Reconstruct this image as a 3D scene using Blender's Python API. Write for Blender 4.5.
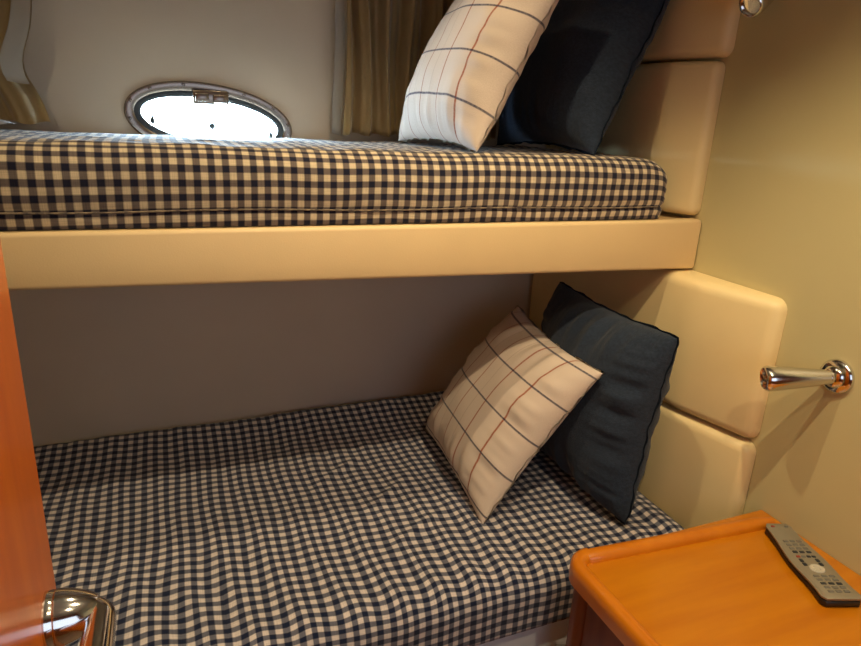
import bpy, bmesh, math, random
from mathutils import Vector, Matrix, noise
S = bpy.context.scene
for o in list(bpy.data.objects): bpy.data.objects.remove(o, do_unlink=True)
ZC = 1.25                      # camera height above the cabin floor; all z below are given relative to the eye

# ---------------------------------------------------------------- camera
R = [(0.92300936, -0.07527569, 0.37734241), (-0.38167328, -0.30343366, 0.87307132), (0.04877734, -0.94987451, -0.30880283)]
cam = bpy.data.objects.new('camera', bpy.data.cameras.new('camera'))
S.collection.objects.link(cam)
cam.matrix_world = Matrix(((R[0][0], -R[0][1], -R[0][2], 0), (R[1][0], -R[1][1], -R[1][2], 0), (R[2][0], -R[2][1], -R[2][2], ZC), (0, 0, 0, 1)))
cam.data.sensor_width = 36; cam.data.lens = 641.64 / 861 * 36; cam.data.clip_start = .02
S.camera = cam

# ---------------------------------------------------------------- world, lamps, exposure
w = bpy.data.worlds.new('sky'); S.world = w; w.use_nodes = True
bg = w.node_tree.nodes['Background']; bg.inputs[0].default_value = (.62, .83, 1, 1); bg.inputs[1].default_value = 150.0
def ceiling_lamp(x, y, z, power, radius, cone, blend, col=(1, .80, .49)):
    l = bpy.data.lights.new('ceiling_light', 'SPOT'); l.energy = power; l.shadow_soft_size = radius; l.color = col
    l.spot_size = math.radians(cone); l.spot_blend = blend
    o = bpy.data.objects.new('ceiling_light', l); S.collection.objects.link(o); o.location = (x, y, z + ZC)
ceiling_lamp(.32, .84, .735, 19, .014, 100, .6)
ceiling_lamp(.50, .36, .735, 36, .014, 104, .6)
ceiling_lamp(.42, -.08, .735, 19, .022, 124, .5)
ceiling_lamp(-.45, .35, .735, 9, .02, 138, .35)
fill = bpy.data.lights.new('cool_fill', 'AREA'); fill.shape = 'RECTANGLE'; fill.size = .9; fill.size_y = .7; fill.energy = 3.2; fill.color = (.72, .84, 1)  # unseen cool fill light, added behind the camera to brighten the lower bunk front
do = bpy.data.objects.new('cool_fill', fill); S.collection.objects.link(do); do.location = (.35, -.80, -.05 + ZC); do.rotation_euler = (math.radians(85), 0, 0)
pt = bpy.data.lights.new('porthole_sky', 'AREA'); pt.shape = 'RECTANGLE'; pt.size = .34; pt.size_y = .16; pt.cycles.is_portal = True
po = bpy.data.objects.new('porthole_sky', pt); S.collection.objects.link(po); po.location = (.121, 1.60, -.031 + ZC); po.rotation_euler = (math.radians(-90), 0, 0)
S.view_settings.view_transform = 'Standard'; S.view_settings.look = 'None'; S.view_settings.gamma = 1
S.view_settings.exposure = 0.0; S.view_settings.use_curve_mapping = False

# ---------------------------------------------------------------- materials
def lin(r, g, b): return tuple(((c / 255 / 12.92) if c / 255 <= .04045 else ((c / 255 + .055) / 1.055) ** 2.4) for c in (r, g, b)) + (1,)
def mat(name, col, rough=.6, metal=0, nz=0, nscale=20, bump=0, bscale=300, coat=0, sheen=0, spec=.5, stretch=(1, 1, 1), col2=None, emit=0):
    m = bpy.data.materials.new(name); m.use_nodes = True; t = m.node_tree; N = t.nodes; L = t.links
    p = N['Principled BSDF']; p.inputs['Roughness'].default_value = rough; p.inputs['Metallic'].default_value = metal
    p.inputs['Coat Weight'].default_value = coat; p.inputs['Coat Roughness'].default_value = .12
    p.inputs['Sheen Weight'].default_value = sheen; p.inputs['Specular IOR Level'].default_value = spec
    tc = N.new('ShaderNodeTexCoord'); mp = N.new('ShaderNodeMapping'); L.new(tc.outputs['Object'], mp.inputs[0]); mp.inputs['Scale'].default_value = stretch
    n = N.new('ShaderNodeTexNoise'); n.inputs['Scale'].default_value = nscale; n.inputs['Detail'].default_value = 5; L.new(mp.outputs[0], n.inputs[0])
    r = N.new('ShaderNodeValToRGB'); c2 = col2 or tuple(c * (1 - nz) for c in col[:3]) + (1,)
    r.color_ramp.elements[0].position = .3; r.color_ramp.elements[0].color = c2; r.color_ramp.elements[1].position = .7; r.color_ramp.elements[1].color = col
    L.new(n.outputs[0], r.inputs[0]); L.new(r.outputs[0], p.inputs['Base Color'])
    if bump:
        n2 = N.new('ShaderNodeTexNoise'); n2.inputs['Scale'].default_value = bscale; n2.inputs['Detail'].default_value = 3; L.new(mp.outputs[0], n2.inputs[0])
        b = N.new('ShaderNodeBump'); b.inputs['Strength'].default_value = bump; b.inputs['Distance'].default_value = .002; L.new(n2.outputs[0], b.inputs['Height']); L.new(b.outputs[0], p.inputs['Normal'])
    return m
M = {}
M['hull'] = mat('hull_lining', lin(216, 204, 188), .75, nz=.05, nscale=6, bump=.15, bscale=500)
M['wall'] = mat('side_wall_vinyl', lin(202, 190, 142), .6, nz=.05, nscale=4, bump=.1, bscale=500)
M['leather'] = mat('cream_leather', lin(236, 212, 158), .48, nz=.06, nscale=7, bump=.12, bscale=420)
M['board'] = mat('cream_board', lin(226, 196, 146), .5, nz=.05, nscale=8, bump=.1, bscale=420)
M['piping'] = mat('brown_piping', lin(110, 82, 45), .6)
M['wood'] = mat('cherry_wood', lin(200, 124, 12), .33, nz=0, col2=lin(186, 108, 8), nscale=5, stretch=(1, 8, 6), coat=.25)
M['wood_rim'] = mat('cherry_rim', lin(206, 122, 16), .3, col2=lin(194, 108, 12), nscale=5, stretch=(6, 1, 6), coat=.3)
M['darkwood'] = mat('cabinet_wood', lin(150, 88, 50), .4, col2=lin(120, 64, 34), nscale=6, stretch=(6, 6, 1), coat=.2)
M['doorwood'] = mat('door_wood', lin(206, 106, 3), .32, col2=lin(186, 86, 3), nscale=5, stretch=(8, 8, 1), coat=.25)
M['chrome'] = mat('chrome', (.70, .69, .68, 1), .10, metal=1)
M['satin'] = mat('brushed_steel', (.27, .23, .20, 1), .25, metal=1)
M['rubber'] = mat('black_rubber', lin(22, 28, 34), .5)
M['curtain'] = mat('curtain_satin', lin(196, 170, 124), .42, nz=.1, nscale=30, sheen=.4, bump=.1, bscale=600)
M['lining'] = mat('curtain_lining', lin(196, 190, 182), .7)
M['white'] = mat('white_gelcoat', lin(222, 226, 232), .4)
M['cotton'] = mat('white_cotton', lin(222, 222, 224), .8)
M['ceiling'] = mat('ceiling_vinyl', lin(190, 175, 145), .8)
M['floor'] = mat('floor_boards', lin(120, 85, 50), .5, nz=.2, nscale=5, stretch=(1, 8, 1))
M['welt'] = mat('welt_cloth', lin(150, 132, 108), .9, col2=lin(60, 56, 62), nscale=90, spec=.1)
M['linen'] = mat('plain_linen', lin(196, 181, 160), .9, nz=.1, nscale=200, bump=.4, bscale=500, spec=.15)
M['navy'] = mat('navy_linen', lin(44, 54, 70), .92, nz=.4, nscale=220, bump=.5, bscale=500, sheen=.12, spec=.2, stretch=(1, 1, .4))
M['navy_edge'] = mat('navy_seam', lin(34, 42, 55), .95, spec=.1)
M['remote'] = mat('remote_silver', lin(150, 142, 124), .38, metal=.35)
M['remote_black'] = mat('remote_black', lin(28, 24, 22), .4)
M['btn'] = mat('button_grey', lin(112, 108, 98), .5)
M['btn_dark'] = mat('button_dark', lin(40, 44, 50), .4)
M['btn_red'] = mat('button_red', lin(150, 60, 45), .45)
M['btn_light'] = mat('button_light', lin(190, 184, 168), .45)

def nd(t, kind, **k):
    n = t.nodes.new(kind)
    for a, b in k.items(): setattr(n, a, b)
    return n
def math_(t, op, a, b=None, c=None):
    n = nd(t, 'ShaderNodeMath', operation=op)
    for i, v in enumerate((a, b, c)):
        if v is None: continue
        if isinstance(v, (int, float)): n.inputs[i].default_value = v
        else: t.links.new(v, n.inputs[i])
    return n.outputs[0]
def mixc(t, f, a, b):
    n = nd(t, 'ShaderNodeMix', data_type='RGBA')
    for i, v in ((0, f), (6, a), (7, b)):
        if isinstance(v, (int, float)): n.inputs[i].default_value = v
        elif isinstance(v, tuple): n.inputs[i].default_value = v
        else: t.links.new(v, n.inputs[i])
    return n.outputs[2]
def fabric_base(name, bump=.35):
    m = bpy.data.materials.new(name); m.use_nodes = True; t = m.node_tree; p = t.nodes['Principled BSDF']
    p.inputs['Roughness'].default_value = .9; p.inputs['Specular IOR Level'].default_value = .15; p.inputs['Sheen Weight'].default_value = .15
    uv = nd(t, 'ShaderNodeUVMap', uv_map='UVMap'); sp = nd(t, 'ShaderNodeSeparateXYZ'); t.links.new(uv.outputs[0], sp.inputs[0])
    return m, t, p, sp.outputs[0], sp.outputs[1], uv.outputs[0]
def gingham(name, period, cream, mid, dark):
    m, t, p, u, v, uv = fabric_base(name)
    def stripe(c, seed):
        a = math_(t, 'DIVIDE', c, period); f = math_(t, 'PINGPONG', a, .5)      # 0..0.5
        n = nd(t, 'ShaderNodeMapRange', interpolation_type='SMOOTHSTEP'); t.links.new(f, n.inputs[0])
        n.inputs[1].default_value = .19; n.inputs[2].default_value = .31
        return n.outputs[0]
    a = stripe(u, 0); b = stripe(v, 1)
    def fine(c, k):   # uneven yarns: thin streaks along each direction
        q = nd(t, 'ShaderNodeTexNoise'); mp = nd(t, 'ShaderNodeMapping'); t.links.new(uv, mp.inputs[0]); mp.inputs['Scale'].default_value = k; t.links.new(mp.outputs[0], q.inputs[0])
        q.inputs['Scale'].default_value = 1; q.inputs['Detail'].default_value = 2
        return q.outputs[0]
    n1 = fine(u, (900, 25, 1)); n2 = fine(v, (25, 900, 1))
    s = math_(t, 'ADD', a, b)
    c1 = mixc(t, math_(t, 'MINIMUM', s, 1.0), cream, mid)
    c2 = mixc(t, math_(t, 'MAXIMUM', math_(t, 'SUBTRACT', s, 1.0), 0.0), c1, dark)
    nn = math_(t, 'ADD', math_(t, 'MULTIPLY', n1, .5), math_(t, 'MULTIPLY', n2, .5))
    k = nd(t, 'ShaderNodeMapRange'); t.links.new(nn, k.inputs[0]); k.inputs[1].default_value = .3; k.inputs[2].default_value = .7; k.inputs[3].default_value = .72; k.inputs[4].default_value = 1.2
    mu = nd(t, 'ShaderNodeVectorMath', operation='SCALE'); t.links.new(c2, mu.inputs[0]); t.links.new(k.outputs[0], mu.inputs[3]); t.links.new(mu.outputs[0], p.inputs['Base Color'])
    bp = nd(t, 'ShaderNodeBump'); bp.inputs['Strength'].default_value = .3; bp.inputs['Distance'].default_value = .001; t.links.new(nn, bp.inputs['Height']); t.links.new(bp.outputs[0], p.inputs['Normal'])
    return m
M['gingham'] = gingham('navy_gingham', .0212, lin(206, 195, 190), lin(100, 100, 112), lin(22, 31, 56))
M['gingham_up'] = gingham('navy_gingham_warm', .0206, lin(212, 194, 162), lin(112, 100, 94), lin(26, 27, 46))
def plaid(name):
    m, t, p, u, v, uv = fabric_base(name)
    q = nd(t, 'ShaderNodeTexNoise'); q.inputs['Scale'].default_value = 260; q.inputs['Detail'].default_value = 4; t.links.new(uv, q.inputs[0])
    base = mixc(t, q.outputs[0], lin(188, 170, 154), lin(220, 203, 189))
    lo = nd(t, 'ShaderNodeTexNoise'); lo.inputs['Scale'].default_value = 90; t.links.new(uv, lo.inputs[0])
    def line(c, pos, wd, colr, strg, prev):
        d = math_(t, 'ABSOLUTE', math_(t, 'SUBTRACT', c, pos))
        n = nd(t, 'ShaderNodeMapRange', interpolation_type='SMOOTHSTEP'); t.links.new(d, n.inputs[0])
        n.inputs[1].default_value = wd * .4; n.inputs[2].default_value = wd; n.inputs[3].default_value = strg; n.inputs[4].default_value = 0
        f = math_(t, 'MULTIPLY', n.outputs[0], math_(t, 'ADD', .55, math_(t, 'MULTIPLY', lo.outputs[0], .8)))
        return mixc(t, math_(t, 'MINIMUM', f, 1.0), prev, colr)
    c = base
    navy = lin(34, 36, 66); red = lin(150, 78, 48); brown = lin(120, 84, 62)
    for pos, col, wd, s in ((.10, red, .006, .6), (.27, red, .0075, .75), (.455, red, .0065, .7), (.645, red, .0075, .8), (.835, red, .0085, .9), (.36, brown, .004, .25), (.55, brown, .004, .25)):
        c = line(u, pos, wd, col, s, c)
    for pos in (.045, .275, .50, .735, .955): c = line(v, pos, .0075, navy, .85, c)
    t.links.new(c, p.inputs['Base Color'])
    bp = nd(t, 'ShaderNodeBump'); bp.inputs['Strength'].default_value = .5; bp.inputs['Distance'].default_value = .0012; t.links.new(q.outputs[0], bp.inputs['Height']); t.links.new(bp.outputs[0], p.inputs['Normal'])
    return m
M['plaid'] = plaid('plaid_linen')
def pane_mat():
    m = bpy.data.materials.new('acrylic_pane'); m.use_nodes = True; t = m.node_tree; N = t.nodes
    N.remove(N['Principled BSDF']); o = N['Material Output']
    tr = N.new('ShaderNodeBsdfTransparent'); tr.inputs[0].default_value = (.95, .98, 1, 1); g = N.new('ShaderNodeBsdfGlossy'); g.inputs['Roughness'].default_value = .05
    mx = N.new('ShaderNodeMixShader'); mx.inputs[0].default_value = .06; t.links.new(tr.outputs[0], mx.inputs[1]); t.links.new(g.outputs[0], mx.inputs[2]); t.links.new(mx.outputs[0], o.inputs[0])
    return m
M['pane'] = pane_mat()

# ---------------------------------------------------------------- helpers
def link(name, me, m=None, parent=None, smooth=True, angle=40):
    o = bpy.data.objects.new(name, me); S.collection.objects.link(o)
    if m: me.materials.append(m)
    if smooth:
        for p in me.polygons: p.use_smooth = True
        try: me.set_sharp_from_angle(angle=math.radians(angle))
        except Exception: pass
    if parent: o.parent = parent; o.matrix_parent_inverse = Matrix()
    return o
def obj(name, bm, m, parent=None, smooth=True, angle=40, origin=None):
    """bm holds world coordinates with z relative to the eye (or the parent's own frame when parent is given)"""
    bmesh.ops.recalc_face_normals(bm, faces=bm.faces)
    if not parent:
        bmesh.ops.translate(bm, verts=bm.verts, vec=(0, 0, ZC))
        if origin: bmesh.ops.translate(bm, verts=bm.verts, vec=-(Vector(origin) + Vector((0, 0, ZC))))
    me = bpy.data.meshes.new(name); bm.to_mesh(me); bm.free()
    o = link(name, me, m, parent, smooth, angle)
    if origin and not parent: o.location = Vector(origin) + Vector((0, 0, ZC))
    return o
def empty(name, loc, label, cat, group=None, mw=None):
    o = bpy.data.objects.new(name, None); S.collection.objects.link(o); o.empty_display_size = .05
    if mw: o.matrix_world = mw
    else: o.location = (loc[0], loc[1], loc[2] + ZC)
    return tag(o, label, cat, group)
def tag(o, label, cat, group=None):
    o['label'] = label; o['category'] = cat
    if group: o['group'] = group
    return o
def struct(o): o['kind'] = 'structure'; return o
def box(bm, x0, x1, y0, y1, z0, z1, bev=0, seg=2):
    r = bmesh.ops.create_cube(bm, size=1)
    for v in r['verts']: v.co = Vector(((x0 + x1) / 2 + v.co.x * (x1 - x0), (y0 + y1) / 2 + v.co.y * (y1 - y0), (z0 + z1) / 2 + v.co.z * (z1 - z0)))
    if bev:
        es = {e for v in r['verts'] for e in v.link_edges}
        bmesh.ops.bevel(bm, geom=list(es), offset=bev, segments=seg, profile=.5, affect='EDGES')
def boxm(*a, **k):
    bm = bmesh.new(); box(bm, *a, **k); return bm
def prism(pts, z0, z1, bev=0, seg=3):
    bm = bmesh.new()
    lo = [bm.verts.new((x, y, z0)) for x, y in pts]; hi = [bm.verts.new((x, y, z1)) for x, y in pts]
    bm.faces.new(lo[::-1]); bm.faces.new(hi)
    n = len(pts)
    for i in range(n): bm.faces.new((lo[i], lo[(i + 1) % n], hi[(i + 1) % n], hi[i]))
    if bev: bmesh.ops.bevel(bm, geom=[e for e in bm.edges if e.calc_length() > bev * 2.2], offset=bev, segments=seg, profile=.5, affect='EDGES')
    return bm
def lathe(profile, n=40, axis=Matrix()):
    """profile: list of (r, h); revolved about local z then transformed"""
    bm = bmesh.new(); rings = []
    for r, h in profile:
        if r < 1e-6: rings.append([bm.verts.new(axis @ Vector((0, 0, h)))])
        else: rings.append([bm.verts.new(axis @ Vector((r * math.cos(2 * math.pi * i / n), r * math.sin(2 * math.pi * i / n), h))) for i in range(n)])
    for a, b in zip(rings, rings[1:]):
        for i in range(n):
            j = (i + 1) % n
            if len(a) == 1 and len(b) == 1: continue
            if len(a) == 1: bm.faces.new((a[0], b[i], b[j]))
            elif len(b) == 1: bm.faces.new((a[i], a[j], b[0]))
            else: bm.faces.new((a[i], a[j], b[j], b[i]))
    return bm
def along(p, d):
    """matrix whose local z points along d at point p"""
    q = Vector(d).to_track_quat('Z', 'Y'); return Matrix.Translation(Vector(p)) @ q.to_matrix().to_4x4()
def tube(pts, rad, n=16, caps=True):
    bm = bmesh.new(); pts = [Vector(p) for p in pts]; rings = []
    for i, p in enumerate(pts):
        d = (pts[min(i + 1, len(pts) - 1)] - pts[max(i - 1, 0)]).normalized()
        m = along(p, d); r = rad[i] if isinstance(rad, (list, tuple)) else rad
        rings.append([bm.verts.new(m @ Vector((r * math.cos(2 * math.pi * k / n), r * math.sin(2 * math.pi * k / n), 0))) for k in range(n)])
    for a, b in zip(rings, rings[1:]):
        # match nearest vertex to avoid twist
        best = min(range(n), key=lambda s: sum((a[k].co - b[(k + s) % n].co).length for k in range(0, n, 4)))
        b[:] = b[best:] + b[:best]
        for k in range(n): bm.faces.new((a[k], a[(k + 1) % n], b[(k + 1) % n], b[k]))
    if caps: bm.faces.new(rings[0][::-1]); bm.faces.new(rings[-1])
    return bm

# ---------------------------------------------------------------- the cabin shell
XR, XL, YB, YF, ZF, ZT = 1.03, -.95, 1.54, -.85, -1.25, .75
PC = (.121, -.038); PA, PB, PT = .160, .064, math.radians(-6.5)     # porthole centre, half axes, tilt
def oval(s, n=72, e=2.1, scale=None):
    a, b = (PA + s, PB + s)
    out = []
    for i in range(n):
        t = 2 * math.pi * i / n; c, q = math.cos(t), math.sin(t)
        x = a * math.copysign(abs(c) ** (2 / e), c); z = b * math.copysign(abs(q) ** (2 / e), q)
        out.append((PC[0] + x * math.cos(PT) - z * math.sin(PT), PC[1] + x * math.sin(PT) + z * math.cos(PT)))
    return out
def ring_loft(loops):
    """loops: list of lists of 3D points -> quads"""
    bm = bmesh.new(); R_ = [[bm.verts.new(p) for p in l] for l in loops]; n = len(R_[0])
    for a, b in zip(R_, R_[1:]):
        for k in range(n): bm.faces.new((a[k], a[(k + 1) % n], b[(k + 1) % n], b[k]))
    return bm
struct(obj('floor', boxm(XL - .05, XR + .05, YF - .05, YB + .05, ZF - .04, ZF), M['floor'], smooth=False))
struct(obj('ceiling', boxm(XL - .05, XR + .05, YF - .05, YB + .05, ZT, ZT + .04), M['ceiling'], smooth=False))
struct(obj('wall_right', boxm(XR, XR + .04, YF, YB + .04, ZF, ZT), M['wall'], smooth=False))
struct(obj('wall_left', boxm(XL - .04, XL, YF, YB + .04, ZF, ZT), M['wall'], smooth=False))
struct(obj('wall_front', boxm(XL, XR, YF - .04, YF, ZF, ZT), M['darkwood'], smooth=False))
struct(obj('wall_partition', boxm(XL, -.16, -.27, -.23, ZF, ZT), M['darkwood'], smooth=False))
# hull wall with the porthole opening, 4 cm thick
bm = bmesh.new()
def wall_face(y):
    ov = [bm.verts.new((x, y, z)) for x, z in oval(0)]
    rect = [bm.verts.new((x, y, z)) for x, z in ((XR, ZT), (XL, ZT), (XL, ZF), (XR, ZF))]
    es = [bm.edges.new((ov[i], ov[(i + 1) % len(ov)])) for i in range(len(ov))] + [bm.edges.new((rect[i], rect[(i + 1) % 4])) for i in range(4)]
    bmesh.ops.triangle_fill(bm, edges=es, use_beauty=True)
    return ov, rect
o1, r1 = wall_face(YB); o2, r2 = wall_face(YB + .04)
for i in range(len(o1)): bm.faces.new((o1[i], o1[(i + 1) % len(o1)], o2[(i + 1) % len(o1)], o2[i]))
for i in range(4): bm.faces.new((r1[i], r1[(i + 1) % 4], r2[(i + 1) % 4], r2[i]))
struct(obj('wall_back', bm, M['hull'], smooth=False))

# porthole
port = empty('window_1', (PC[0], YB, PC[1]), 'oval porthole with steel frame above the upper bunk', 'porthole'); del port['label']; del port['category']; port['kind'] = 'structure'
def PL(bm): bmesh.ops.translate(bm, verts=bm.verts, vec=(-PC[0], -YB, -PC[1])); return bm
def ringy(prof):
    return PL(ring_loft([[(x, YB - dy, z) for x, z in oval(s)] for s, dy in prof]))
obj('window_frame', ringy([(.014, .001), (.0135, .008), (.010, .0125), (-.002, .0135), (-.006, .011), (-.007, .001), (-.007, -.02), (.0, -.02)]), M['satin'], port)
obj('gasket', ringy([(-.0065, .009), (-.012, .0095), (-.0185, .006), (-.0195, -.012), (-.007, -.012)]), M['rubber'], port)
bm = bmesh.new(); a = [bm.verts.new((x, YB + .014, z)) for x, z in oval(-.006)]; b = [bm.verts.new((x, YB + .018, z)) for x, z in oval(-.006)]
bm.faces.new(a); bm.faces.new(b)
for i in range(len(a)): bm.faces.new((a[i], a[(i + 1) % len(a)], b[(i + 1) % len(a)], b[i]))
obj('pane', PL(bm), M['pane'], port, smooth=False)
ov = oval(.006, n=26)
for i in (1, 3, 5, 8, 10, 12, 14, 25):
    x, z = ov[i]
    bm = lathe([(0, .0022), (.0022, .0018), (.0036, 0), (.0036, -.003)], 12, along((x, YB - .013, z), (0, -1, 0)))
    obj('screw', PL(bm), M['satin'], port)
bm = bmesh.new(); box(bm, .083, .157, YB - .026, YB - .008, -.004, .026, .004); box(bm, .088, .116, YB - .031, YB - .024, .002, .020, .003); box(bm, .124, .152, YB - .031, YB - .024, .000, .018, .003)
obj('latch_block', PL(bm), M['satin'], port)
obj('knob', PL(lathe([(0, .012), (.006, .011), (.0075, .006), (.006, 0), (.006, -.012)], 20, along((.1205, YB - .004, -.0475), (0, -1, 0)))), M['rubber'], port)
for px in (.002, .246):
    obj('latch_pin', PL(lathe([(0, .009), (.0022, .008), (.0022, 0), (.005, -.002), (.005, -.012)], 12, along((px, YB - .006, -.046 - (px - .121) * .1), (0, -.3, 1)))), M['rubber'], port)

# ---------------------------------------------------------------- bunks
def rbox(x0, x1, y0, y1, z0, z1, r, step, disp, uvf):
    bm = bmesh.new()
    def axis(a, b):
        n = max(4, int(round((b - a) / step))); pts = [a + (b - a) * i / n for i in range(n + 1)]
        ex = [a + r * k for k in (.12, .3, .5, .75)] + [b - r * k for k in (.12, .3, .5, .75)]
        return sorted(set(round(p, 5) for p in pts if a + r * .8 < p < b - r * .8 or p in (a, b)) | set(round(e, 5) for e in ex))
    ax, ay, az = axis(x0, x1), axis(y0, y1), axis(z0, z1); V = {}
    def vert(p):
        k = (round(p[0], 5), round(p[1], 5), round(p[2], 5))
        if k not in V:
            q = Vector((min(max(p[0], x0 + r), x1 - r), min(max(p[1], y0 + r), y1 - r), min(max(p[2], z0 + min(r, .012)), z1 - r)))
            d = Vector(p) - q; c = q + d.normalized() * (r if p[2] > z0 + .012 else min(r, d.length)) if d.length > 1e-7 else q
            V[k] = bm.verts.new(c)
        return V[k]
    def patch(A, B, f):
        for i in range(len(A) - 1):
            for j in range(len(B) - 1):
                try: bm.faces.new([vert(f(A[i], B[j])), vert(f(A[i + 1], B[j])), vert(f(A[i + 1], B[j + 1])), vert(f(A[i], B[j + 1]))])
                except ValueError: pass
    patch(ax, ay, lambda a, b: (a, b, z1)); patch(ax, ay, lambda a, b: (a, b, z0))
    patch(ax, az, lambda a, b: (a, y0, b)); patch(ax, az, lambda a, b: (a, y1, b))
    patch(ay, az, lambda a, b: (x0, a, b)); patch(ay, az, lambda a, b: (x1, a, b))
    bmesh.ops.recalc_face_normals(bm, faces=bm.faces)
    bm.normal_update(); U = {}
    for v in bm.verts: U[v] = uvf(v.co, v.normal)
    uvl = bm.loops.layers.uv.new('UVMap')
    for f in bm.faces:
        for l in f.loops: l[uvl].uv = U[l.vert]
    new = [(v, v.co + disp(v.co.copy(), v.normal.copy())) for v in bm.verts]
    for v, c in new: v.co = c
    return bm
def wn(x, y, s): return noise.noise(Vector((x * s, y * s, s * 1.37)))
def up_disp(c, n):
    h = .0035 * wn(c.x, c.y + c.z, 9) + .0022 * wn(c.x * .6, c.y * 1.2 + c.z * 2.2, 30)
    if c.z < -.148 and n.y < -.5: h -= .004 * max(0, 1 - abs(c.z + .151) / .005)      # the hem seam near the foot of the side
    if n.y < -.5: h += .006 * math.sin(max(0, min(1, (-.06 - c.z) / .11)) * math.pi)
    if n.z < -.4: return Vector()
    d = n * h
    if c.z > -.09: d.z -= .007 * max(0, min(1, (c.y - 1.06) / .42)) ** 1.2
    if c.x > .88: d.z -= .55 * (c.x - .88) ** 1.35 * max(0, min(1, (c.z + .15) / .08))
    return d
def up_uv(c, n):
    z = c.z; u = c.x + (0.0 if n.x < .6 else (z * 0)); v = c.y + z
    return (u + .0035 * wn(c.x, v, 6), v + .004 * wn(c.x + 3, v, 7))
def low_disp(c, n):
    top = max(0, n.z)
    wob = c.x + .22 * (c.y - 1.1) + .02 * wn(c.x, c.y, 5)
    amp = .35 + .65 * max(0, min(1, (1.42 - c.y) / .4))
    h = amp * .0024 * math.sin(wob * 2 * math.pi / .075 + 2.2 * wn(c.x, c.y, 4)) * (.5 + .9 * abs(wn(c.x + 5, c.y, 6)))
    h += .006 * wn(c.x, c.y, 4.5) + .0016 * wn(c.x * 1.6, c.y * .8, 34)
    # drag creases running from the pillow towards the front left
    for (ax_, ay_, bx_, by_) in ((.50, 1.22, .28, .98), (.55, 1.08, .30, .88), (.43, 1.34, .22, 1.12)):
        dx, dy = bx_ - ax_, by_ - ay_; L2 = dx * dx + dy * dy; tt = max(0, min(1, ((c.x - ax_) * dx + (c.y - ay_) * dy) / L2))
        d = math.hypot(c.x - ax_ - tt * dx, c.y - ay_ - tt * dy + .012 * math.sin(tt * 7)); h += .006 * math.exp(-(d / .011) ** 2) * math.sin(math.pi * min(1, tt * 1.02 + .01))
    if n.z < -.4: return Vector()
    d = n * h * (.3 + .7 * top)
    if c.z > -.86: d.z += (.022 + .012 * max(0, min(1, (c.x + .2) / .9))) * max(0, min(1, (c.y - 1.36) / .15)) ** 1.6
    return d
def low_uv(c, n):
    v = c.y + c.z; wob = c.x + .15 * (c.y - 1.1)
    k = max(0, min(1, (1.45 - c.y) / .4))
    return (c.x + .006 * wn(c.x, v, 5) - .02 * (c.y - 1.1) + k * .0015 * math.cos(wob * 2 * math.pi / .075), v + .05 * c.x * 0 + k * .0042 * max(0, min(1, (n.z - .5) * 3)) * math.sin(wob * 2 * math.pi / .075 + 2.2 * wn(c.x, c.y, 4)) + .009 * wn(c.x + 9, v, 5))
up = rbox(XL + .01, .940, 1.008, 1.528, -.177, -.060, .034, .011, up_disp, up_uv)
mt = empty('mattress', (0, 1.27, -.177), 'upper bunk mattress in navy and cream gingham, below the porthole', 'mattress', 'gingham mattresses on the bunks')
def local(bm, o): bmesh.ops.translate(bm, verts=bm.verts, vec=-(o.location - Vector((0, 0, ZC)))); return bm
obj('cover', local(up, mt), M['gingham_up'], mt, angle=180)
pts = [(x, 1.0035 + .0015 * math.sin(x * 9), -.1515 + .0015 * math.sin(x * 14)) for x in [XL + .02 + i * .02 for i in range(94)] if x < .92]
obj('piping', local(tube(pts, .0014, 8), mt), M['welt'], mt)
ml = empty('mattress', (0, 1.15, -.88), 'lower bunk mattress in wrinkled navy and cream gingham', 'mattress', 'gingham mattresses on the bunks')
low = rbox(XL + .01, .962, .782, 1.538, -.885, -.768, .05, .0095, low_disp, low_uv)
obj('cover', local(low, ml), M['gingham'], ml, angle=180)

bb = empty('bunk_board', (0, 1.0, -.28), 'cream padded leather edge board of the upper bunk', 'bunk')
bm = boxm(XL + .004, XR - .002, .998, 1.03, -.281, -.178, bev=.007, seg=3)
for v in bm.verts:
    if v.co.z < -.23: v.co.z += (XR - v.co.x) * .0185
obj('edge_panel', local(bm, bb), M['board'], bb)
obj('base_panel', local(boxm(XL + .004, XR - .002, 1.031, YB - .003, -.236, -.182), bb), M['board'], bb, smooth=False)
bl = empty('bunk_plinth', (0, 1.1, -1.25), 'white moulded base under the lower bunk mattress', 'bunk')
obj('front_panel', local(boxm(XL + .004, XR - .006, .80, .82, -1.249, -.888, bev=.004), bl), M['white'], bl)
obj('platform', local(boxm(XL + .004, XR - .006, .822, YB - .003, -.93, -.888), bl), M['white'], bl, smooth=False)

# leather cushions on the end wall: thick pad, front edge chamfered back to the wall
def cushion(label, z0, z1, yend, yfold, xf=.945, xe=1.0, bev=.022, top_tilt=0, bulge=.006):
    pts = [(XR - .001, yend), (xe, yend - .004), (xf, yfold), (xf, YB - .006), (XR - .001, YB - .006)]
    bm = bmesh.new(); n = 14
    lay = []
    for k in range(n + 1):
        f = k / n; z = z0 + (z1 - z0) * f; lay.append([(x, y, z + (top_tilt * (yfold - y) / (yfold - yend) * f if y < yfold else 0)) for x, y in pts])
    bm.free(); bm = prism(pts, z0, z1)
    if top_tilt:
        for v in bm.verts:
            if v.co.z > z1 - 1e-4 and v.co.y < yfold - .02: v.co.z += top_tilt
    es = [e for e in bm.edges if not all(abs(v.co.x - (XR - .001)) < 1e-4 for v in e.verts)]
    bmesh.ops.bevel(bm, geom=es, offset=bev, segments=5, profile=.5, affect='EDGES', clamp_overlap=True)
    o = empty('wall_cushion', (XR, yend, z0), label, 'cushion', 'leather cushions on the end wall')
    obj('pad', local(bm, o), M['leather'], o, angle=60)
    return o
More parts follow.
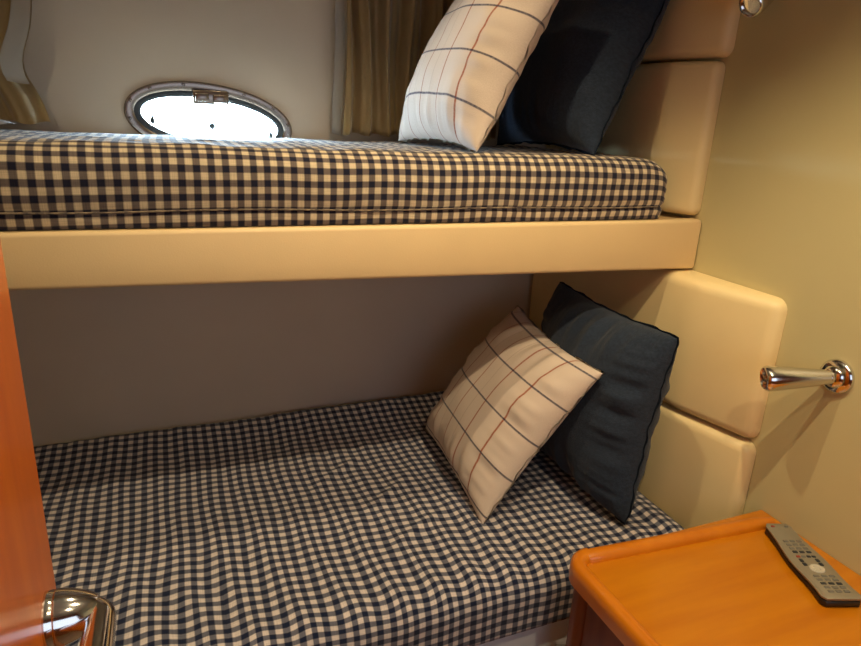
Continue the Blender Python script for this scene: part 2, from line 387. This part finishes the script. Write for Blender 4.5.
c1 = cushion('topmost cream leather wall cushion, by the upper chrome reading light', .131, .52, 1.000, 1.115, xf=.970, xe=1.006, bev=.02)
c2 = cushion('cream leather wall cushion at the right end of the upper bunk mattress', -.172, .125, 1.012, 1.10, xf=.968, xe=1.006, bev=.016)
c3 = cushion('plump cream leather wall cushion between bunk board and lower chrome light', -.567, -.285, .768, .93, xf=.965, xe=1.006, bev=.026)
c4 = cushion('lowest cream leather wall cushion behind the wooden bedside cabinet', -.884, -.573, .765, .93, xf=.968, xe=1.004, bev=.02)

# ---------------------------------------------------------------- curtains
def curtain_sheet(x0, x1, z0, z1, yc, amp, wl, seed, nx=140, nz=36, flare=0, xedge=None, th=.0022, ymax=1.533):
    bm = bmesh.new(); g = []
    for j in range(nz + 1):
        f = j / nz; z = z0 + (z1 - z0) * f; row = []
        for i in range(nx + 1):
            s = i / nx; x = x0 + (x1 - x0) * s
            ph = x * 2 * math.pi / wl + 1.6 * noise.noise(Vector((x * 9, seed, z * 1.2))) + .5 * noise.noise(Vector((x * 20, seed, z * 5)))
            y = yc + amp * (math.sin(ph) + .35 * math.sin(2.3 * ph + seed)) * (.75 + .25 * f)
            xx = x + .004 * math.sin(z * 14 + x * 30) + (xedge(z) if xedge else 0) * 1.0
            row.append(bm.verts.new((xx, min(y, ymax), z + .003 * math.sin(ph) * (1 - f))))
        g.append(row)
    for j in range(nz):
        for i in range(nx): bm.faces.new((g[j][i], g[j][i + 1], g[j + 1][i + 1], g[j + 1][i]))
    bmesh.ops.solidify(bm, geom=bm.faces[:], thickness=th)
    return bm
cu = empty('curtain', (.55, 1.50, .45), 'pleated taupe satin curtain right of the porthole', 'curtain', 'porthole curtains')
obj('drape', local(curtain_sheet(.402, .80, -.052, .50, 1.489, .0195, .052, 2.0, nx=190), cu), M['curtain'], cu, angle=180)
obj('hem', local(curtain_sheet(.383, .403, -.054, .50, 1.500, .004, .06, 5.0, nx=12), cu), M['lining'], cu, angle=180).__setitem__('label', 'pale lining turned along the edge')
cl = empty('curtain', (-.30, 1.48, .45), 'taupe satin curtain with pale lining at the left end of upper bunk', 'curtain', 'porthole curtains')
def le(z): return .020 * math.exp(-((z - .25) / .12) ** 2) - .018 * math.exp(-((z - .055) / .05) ** 2) + .022 * max(0, (.03 - z)) / .09
obj('drape', local(curtain_sheet(-.50, -.198, -.052, .50, 1.470, .013, .055, 7.0, nx=120, xedge=le), cl), M['curtain'], cl, angle=180)
obj('hem', local(curtain_sheet(-.228, -.196, .020, .50, 1.446, .004, .09, 9.0, nx=24, xedge=le), cl), M['lining'], cl, angle=180).__setitem__('label', 'pale lining turned along the edge')

# ---------------------------------------------------------------- pillows
def pillow(name, label, cat, group, bb_, bf_, lean, s, T, m, edge=None, seed=1., height=None, sag=0., vo=0., uo=0., bk=.5, cr=0., cs=1.):
    bbv, bfv = Vector(bb_), Vector(bf_)
    e1 = (bfv - bbv).normalized(); h = e1.cross(Vector((0, 0, 1))).normalized(); u = h.cross(e1)
    e2 = math.cos(lean) * u - math.sin(lean) * h; nrm = e1.cross(e2)          # nrm: towards -x, the face one sees
    if nrm.x > 0: nrm = -nrm
    H = height or s
    C = bbv + e1 * s / 2 + e2 * H / 2
    mw = Matrix((( e1.x, e2.x, nrm.x, C.x), (e1.y, e2.y, nrm.y, C.y), (e1.z, e2.z, nrm.z, C.z + ZC), (0, 0, 0, 1)))
    o = empty(name, None, label, cat, group, mw=mw)
    n = 150; bm = bmesh.new(); uvl = bm.loops.layers.uv.new('UVMap'); front = []; back = []; UV = {}
    def pos(a, b, side):
        aa, ab = abs(a), abs(b)
        px = a * s / 2 * (1 - .075 * (1 - b * b)); py = b * H / 2 * (1 - .075 * (1 - a * a))
        k_ = 1 - cr * (a * b) ** 6; px *= k_; py *= k_
        prof = (max(0, 1 - aa ** 2.6) ** .5) * (max(0, 1 - ab ** 2.6) ** .5)
        z = T / 2 * prof
        ex, ey = 1 - aa, 1 - ab
        # puckers that start at the seams and fade inwards
        def crease(e, t, k):
            q = noise.noise(Vector((t * 5.5, seed + k, side + e * .8))) + .3 * noise.noise(Vector((t * 11, seed + k + 3, side)))
            return .0105 * cs * (e / .11) * math.exp(1 - e / .11) * q
        pk = crease(ex, b, 0) * min(1, ey * 4) + crease(ey, a, 11) * min(1, ex * 4)
        z += (pk + .006 * noise.noise(Vector((a * 2.2, b * 2.2, seed + side)))) * min(1, prof * 1.5)
        py += sag * (1 - a * a) * (b - 1) * 0
        return (px, py, z * (1 if side == 1 else -bk))
    for side, G in ((1, front), (-1, back)):
        for j in range(n + 1):
            row = []
            for i in range(n + 1):
                a, b = -1 + 2 * i / n, -1 + 2 * j / n
                a = math.sin(a * math.pi / 2) * .6 + a * .4; b = math.sin(b * math.pi / 2) * .6 + b * .4
                if side == -1 and (i in (0, n) or j in (0, n)): row.append(front[j][i]); continue
                v = bm.verts.new(pos(a, b, side)); UV[v] = ((a + 1) / 2 + uo, (b + 1) / 2 + vo); row.append(v)
            G.append(row)
        for j in range(n):
            for i in range(n):
                q = (G[j][i], G[j][i + 1], G[j + 1][i + 1], G[j + 1][i]); bm.faces.new(q if side == 1 else q[::-1])
    for f in bm.faces:
        for l in f.loops: l[uvl].uv = UV[l.vert]
    obj('cushion_cover', bm, m, o, angle=180)
    # stitched edge following the outline
    per = []
    K = 70
    for a0, b0, a1, b1 in ((-1, -1, 1, -1), (1, -1, 1, 1), (1, 1, -1, 1), (-1, 1, -1, -1)):
        for k in range(K):
            f = k / K; f = f; a = a0 + (a1 - a0) * f; b = b0 + (b1 - b0) * f; p = Vector(pos(a, b, 1)); per.append((p, a, b))
    if edge:
        wdt, mm = edge; bm = bmesh.new(); A = []; B = []
        for i, (p, a, b) in enumerate(per):
            out = Vector((a if abs(a) > .999 else 0, b if abs(b) > .999 else 0, 0)).normalized()
            wv = .0028 * math.sin(i * .33 + seed) + .002 * math.sin(i * .9)
            A.append(bm.verts.new(p - out * .003 + Vector((0, 0, wv * .3)))); B.append(bm.verts.new(p + out * (wdt + .001 * math.sin(i * .5)) + Vector((0, 0, wv))))
        L_ = len(A)
        for i in range(L_): bm.faces.new((A[i], A[(i + 1) % L_], B[(i + 1) % L_], B[i]))
        bmesh.ops.solidify(bm, geom=bm.faces[:], thickness=.003)
        obj('seam_edge', bm, mm, o, angle=180)
    return o
pillow('throw_pillow', 'beige linen pillow with navy and rust windowpane checks, on the lower bunk', 'pillow', None, (.578, 1.335, -.752), (.546, .953, -.772), .60, .385, .16, M['plaid'], (.003, M['linen']), 1.3)
pillow('throw_pillow', 'dark navy linen pillow leaning on the end cushions, on the lower bunk', 'pillow', None, (.813, 1.245, -.757), (.81, .845, -.762), .115, .405, .175, M['navy'], (.004, M['navy_edge']), 4.1, bk=.85, cr=.035, cs=1.7)
pillow('throw_pillow', 'beige linen pillow with navy and rust windowpane checks, on the upper bunk', 'pillow', None, (.505, 1.40, -.060), (.516, 1.045, -.058), .49, .37, .165, M['plaid'], (.003, M['linen']), 2.7, height=.39, vo=.105)
pillow('throw_pillow', 'dark navy linen pillow leaning on the end cushions, on the upper bunk', 'pillow', None, (.775, 1.44, -.062), (.775, 1.05, -.058), .435, .39, .20, M['navy'], (.0045, M['navy_edge']), 6.4, height=.43, cs=1.4)

# white cloth corner at the far left of the upper bunk
bm = bmesh.new(); g = []
for j in range(13):
    row = []
    for i in range(17):
        a, b = i / 16, j / 12; x = -.42 + .188 * a; y = 1.36 + .09 * b
        z = -.054 + .016 * math.sin(math.pi * min(1, b * 1.05)) * (1 - a ** 3) + .004 * math.sin(a * 13 + b * 4); row.append(bm.verts.new((x, y, max(z, -.053))))
    g.append(row)
for j in range(12):
    for i in range(16): bm.faces.new((g[j][i], g[j][i + 1], g[j + 1][i + 1], g[j + 1][i]))
bmesh.ops.solidify(bm, geom=bm.faces[:], thickness=.003)
tag(obj('folded_cloth', bm, M['cotton'], angle=180), 'small white cloth lying at the left curtain on the upper bunk', 'cloth')

# ---------------------------------------------------------------- bedside cabinet
NX, NY, NZ = .572, .732, -.692       # left side, back side, height of the top surface
cab = empty('bedside_cabinet', (.8, .45, -1.25), 'orange cherry wood bedside cabinet with raised rim, below the wall light', 'cabinet')
def rcorner(x0, y1, r, x1, y0, n=10):
    p = [(x1, y0), (x1, y1)]
    for k in range(n + 1):
        t = math.pi / 2 + (math.pi / 2) * k / n; p.append((x0 + r + r * math.cos(t), y1 - r + r * math.sin(t)))
    p.append((x0, y0)); return p
def slab(x0, y1, r, x1, y0, z0, z1, bev):
    bm = bmesh.new(); P = rcorner(x0, y1, r, x1, y0); n = len(P); levels = [(0, z0)]
    for k in range(5): t = math.pi / 2 * k / 4; levels.append((bev * (1 - math.cos(t)), z1 - bev + bev * math.sin(t)))
    loops = []
    for off, z in levels:
        loops.append([bm.verts.new((x, y, z)) for x, y in rcorner(x0 + off, y1 - off, max(r - off, .002), x1, y0)])
    for a, b in zip(loops, loops[1:]):
        for k in range(n): bm.faces.new((a[k], a[(k + 1) % n], b[(k + 1) % n], b[k]))
    bm.faces.new(loops[0][::-1]); bm.faces.new(loops[-1]); return bm
Y0 = .10
obj('cabinet_top', local(slab(NX + .004, NY - .004, .040, XR - .002, Y0, NZ - .024, NZ, .003), cab), M['wood'], cab, angle=50)
# raised rim: sweep a rounded section round left side and back
path = [(NX + .013, Y0), (NX + .013, NY - .045)]
for k in range(1, 10): t = math.pi - (math.pi / 2) * k / 10; path.append((NX + .013 + .032 + .032 * math.cos(t), NY - .045 + .032 * math.sin(t)))
path += [(NX + .045, NY - .013)] + [(.62 + i * .05, NY - .013 - (i + 1) * .0035) for i in range(8)] + [(1.008, NY - .045)]
bm = bmesh.new(); rings = []
prof = [(-.013, -.022), (-.0135, -.004), (-.0125, .008), (-.008, .0135), (0, .0145), (.008, .0125), (.0125, .006), (.0135, -.001), (.0135, -.004)]
for i, p in enumerate(path):
    a = Vector(path[max(i - 1, 0)]); b = Vector(path[min(i + 1, len(path) - 1)]); d = (b - a).normalized(); nn = Vector((-d.y, d.x))
    e = .75 if i == len(path) - 1 else 1
    rings.append([bm.verts.new((p[0] - nn.x * o_ * e * -1, p[1] - nn.y * o_ * e * -1, NZ + z * e)) for o_, z in [(-q, z) for q, z in prof]])
for a, b in zip(rings, rings[1:]):
    for k in range(len(prof) - 1): bm.faces.new((a[k], a[k + 1], b[k + 1], b[k]))
for r_ in (rings[0], rings[-1]): bm.faces.new(r_)
obj('rim', local(bm, cab), M['wood_rim'], cab, angle=60)
obj('side_panel', local(boxm(NX + .026, NX + .044, Y0 + .02, NY - .052, -1.249, NZ - .025, bev=.002), cab), M['darkwood'], cab)
obj('back_panel', local(boxm(NX + .052, XR - .004, NY - .055, NY - .04, -1.249, NZ - .025, bev=.002), cab), M['darkwood'], cab)
obj('front_panel', local(boxm(NX + .046, XR - .004, Y0 + .02, Y0 + .038, -1.249, NZ - .025, bev=.002), cab), M['darkwood'], cab)
obj('corner_post', local(lathe([(0, -1.249), (.017, -1.249), (.017, NZ - .025), (0, NZ - .025)], 24, Matrix.Translation((NX + .032, NY - .034, 0))), cab), M['darkwood'], cab)

# ---------------------------------------------------------------- remote control
rd = Vector((.968 - .906, .650 - .480, 0)).normalized(); rn = Vector((rd.y, -rd.x, 0))
rc = Vector((.958, .577, 0))
mw = Matrix(((rn.x, rd.x, 0, rc.x), (rn.y, rd.y, 0, rc.y), (0, 0, 1, NZ + .001 + ZC), (0, 0, 0, 1))) @ Matrix.Diagonal((1, .86, 1, 1))
rem = empty('remote_control', None, 'slim silver television remote with many small buttons on the bedside cabinet', 'remote control', None, mw=mw)
def rw(y): return .0285 - .045 * y + .0020 * math.cos(y * 2 * math.pi / .15)
def rshell(z0, z1, inset, top_in=.002):
    bm = bmesh.new(); loops = []
    for z, ins in ((z0, inset + .002), (z0 + .002, inset), (z1 - .002, inset), (z1, inset + top_in)):
        P = []
        ys = [-.11 + .22 * i / 24 for i in range(25)]
        for y in ys: P.append((rw(y) - ins - (.006 if abs(y) > .109 else 0), y + (ins if y < 0 else -ins) * (abs(y) > .1)))
        Q = [(-x, y) for x, y in P[::-1]]
        loops.append([bm.verts.new((x, y, z - .003 * (1 - (y / .11) ** 2) * (z > .008))) for x, y in P + Q])
    n = len(loops[0])
    for a, b in zip(loops, loops[1:]):
        for k in range(n): bm.faces.new((a[k], a[(k + 1) % n], b[(k + 1) % n], b[k]))
    bm.faces.new(loops[0][::-1]); bm.faces.new(loops[-1]); return bm
obj('base_shell', rshell(0, .012, 0), M['remote_black'], rem, angle=50)
obj('face_plate', rshell(.0118, .0185, -.0006, .003), M['remote'], rem, angle=50)
def zt(y): return .0185 - .003 * (1 - (y / .11) ** 2)
def button(x, y, wx, wy, m, h=.0016): obj('button', boxm(x - wx / 2, x + wx / 2, y - wy / 2, y + wy / 2, zt(y) - .001, zt(y) + h, bev=.0006), m, rem)
button(-.013, .098, .006, .004, M['btn_red']); button(.012, .098, .006, .004, M['btn'])
for r_ in range(4):
    for c in range(3): button(-.012 + .012 * c, .052 - .011 * r_, .0082, .006, M['btn_dark'] if r_ == 3 else M['btn'])
for c in range(4): button(-.0135 + .009 * c, .0055, .0065, .005, (M['btn_red'], M['btn'], M['btn_dark'], M['btn_dark'])[c])
for c in (-1, 1):
    for r_ in range(2): button(.014 * c, -.006 - .011 * r_, .006, .008, M['btn_dark'])
obj('navigation_pad', lathe([(0, .0015), (.0045, .0015), (.005, .0005), (.0062, .0005), (.007, .0018), (.0115, .0018), (.0125, 0), (.0125, -.002)], 32, Matrix.Translation((0, -.030, zt(-.03)))), M['btn_light'], rem)
for r_ in range(5):
    for c in range(3): button(-.013 + .013 * c, -.051 - .0105 * r_, .0088, .0055, M['btn'] if r_ != 2 else M['btn_dark'])

# ---------------------------------------------------------------- chrome reading lights
def wall_lamp(loc, label, d):
    o = empty('wall_lamp', loc, label, 'wall lamp', 'chrome reading lights on the side wall')
    obj('wall_rose', lathe([(0, 0), (.0295, 0), (.0295, .003), (.0285, .006), (.0240, .009), (.019, .0105), (.0185, .0115), (.016, .015), (.010, .018), (0, .019)], 48, along((-.0006, 0, 0), (-1, 0, 0))), M['chrome'], o)
    d = Vector(d).normalized(); p = Vector((-.014, 0, 0))
    obj('swivel_joint', lathe([(0, -.013), (.006, -.0115), (.0105, -.006), (.0122, 0), (.0105, .006), (.006, .0105), (0, .012)], 32, along(p + d * .004, d)), M['chrome'], o)
    obj('lamp_head', lathe([(0, .004), (.0120, .004), (.0128, .010), (.0150, .03), (.0178, .055), (.0202, .078), (.0216, .094), (.0219, .101), (.0200, .1055), (.0180, .107), (.0172, .1055), (.0165, .098), (0, .096)], 48, along(p, d)), M['chrome'], o)
    return o
lampdir = (-.105, .062, -.016)
wl = wall_lamp((XR, .652, -.384), 'chrome tapered wall light above the bedside cabinet', lampdir)
w2 = wl.copy(); S.collection.objects.link(w2); w2.location = (XR, .905, .247 + ZC); w2.rotation_euler = (math.radians(-100), 0, 0); w2['label'] = 'chrome tapered wall light at the top cushion, cut by the picture edge'
for ch in list(wl.children):
    c = ch.copy(); S.collection.objects.link(c); c.parent = w2

# ---------------------------------------------------------------- door, opened into the cabin at the left
DX, DY = -.0985, .50
dr = empty('door_1', (DX, -.22, -1.25), '', ''); del dr['label']; del dr['category']; dr['kind'] = 'structure'
obj('door_leaf', local(boxm(DX - .032, DX, -.225, DY, -1.235, .72, bev=.003), dr), M['doorwood'], dr)
hy, hz = .452, -.366
bm = lathe([(0, 0), (.0205, 0), (.0205, .0045), (.0199, .0053), (.0199, .0062), (.0206, .007), (.0203, .011), (.0190, .017), (.0165, .024), (.0135, .030), (.0110, .034), (0, .035)], 48, along((DX, hy, hz), (1, 0, 0)))
hd = obj('door_handle', local(bm, dr), M['chrome'], dr)
# lever turned back towards the hinge side
P = []; Rr = []
for k in range(9):
    t = k / 8 * math.pi / 2; P.append((DX + .026 + .010 * math.sin(t), hy - .010 * (1 - math.cos(t)), hz - .002 * k / 8)); Rr.append(.0112 - .0008 * k / 8)
for k in range(1, 13): P.append((DX + .036 - .0006 * k, hy - .010 - .0085 * k, hz - .002 - .0011 * k)); Rr.append(.0104 + .0016 * math.sin(k / 12 * math.pi))
P.append((DX + .0285, hy - .010 - .107, hz - .0155)); Rr.append(.007)
lv = obj('lever', tube([Vector(p) - dr.location + Vector((0, 0, ZC)) for p in P], Rr, 24), M['chrome'], hd, angle=60)
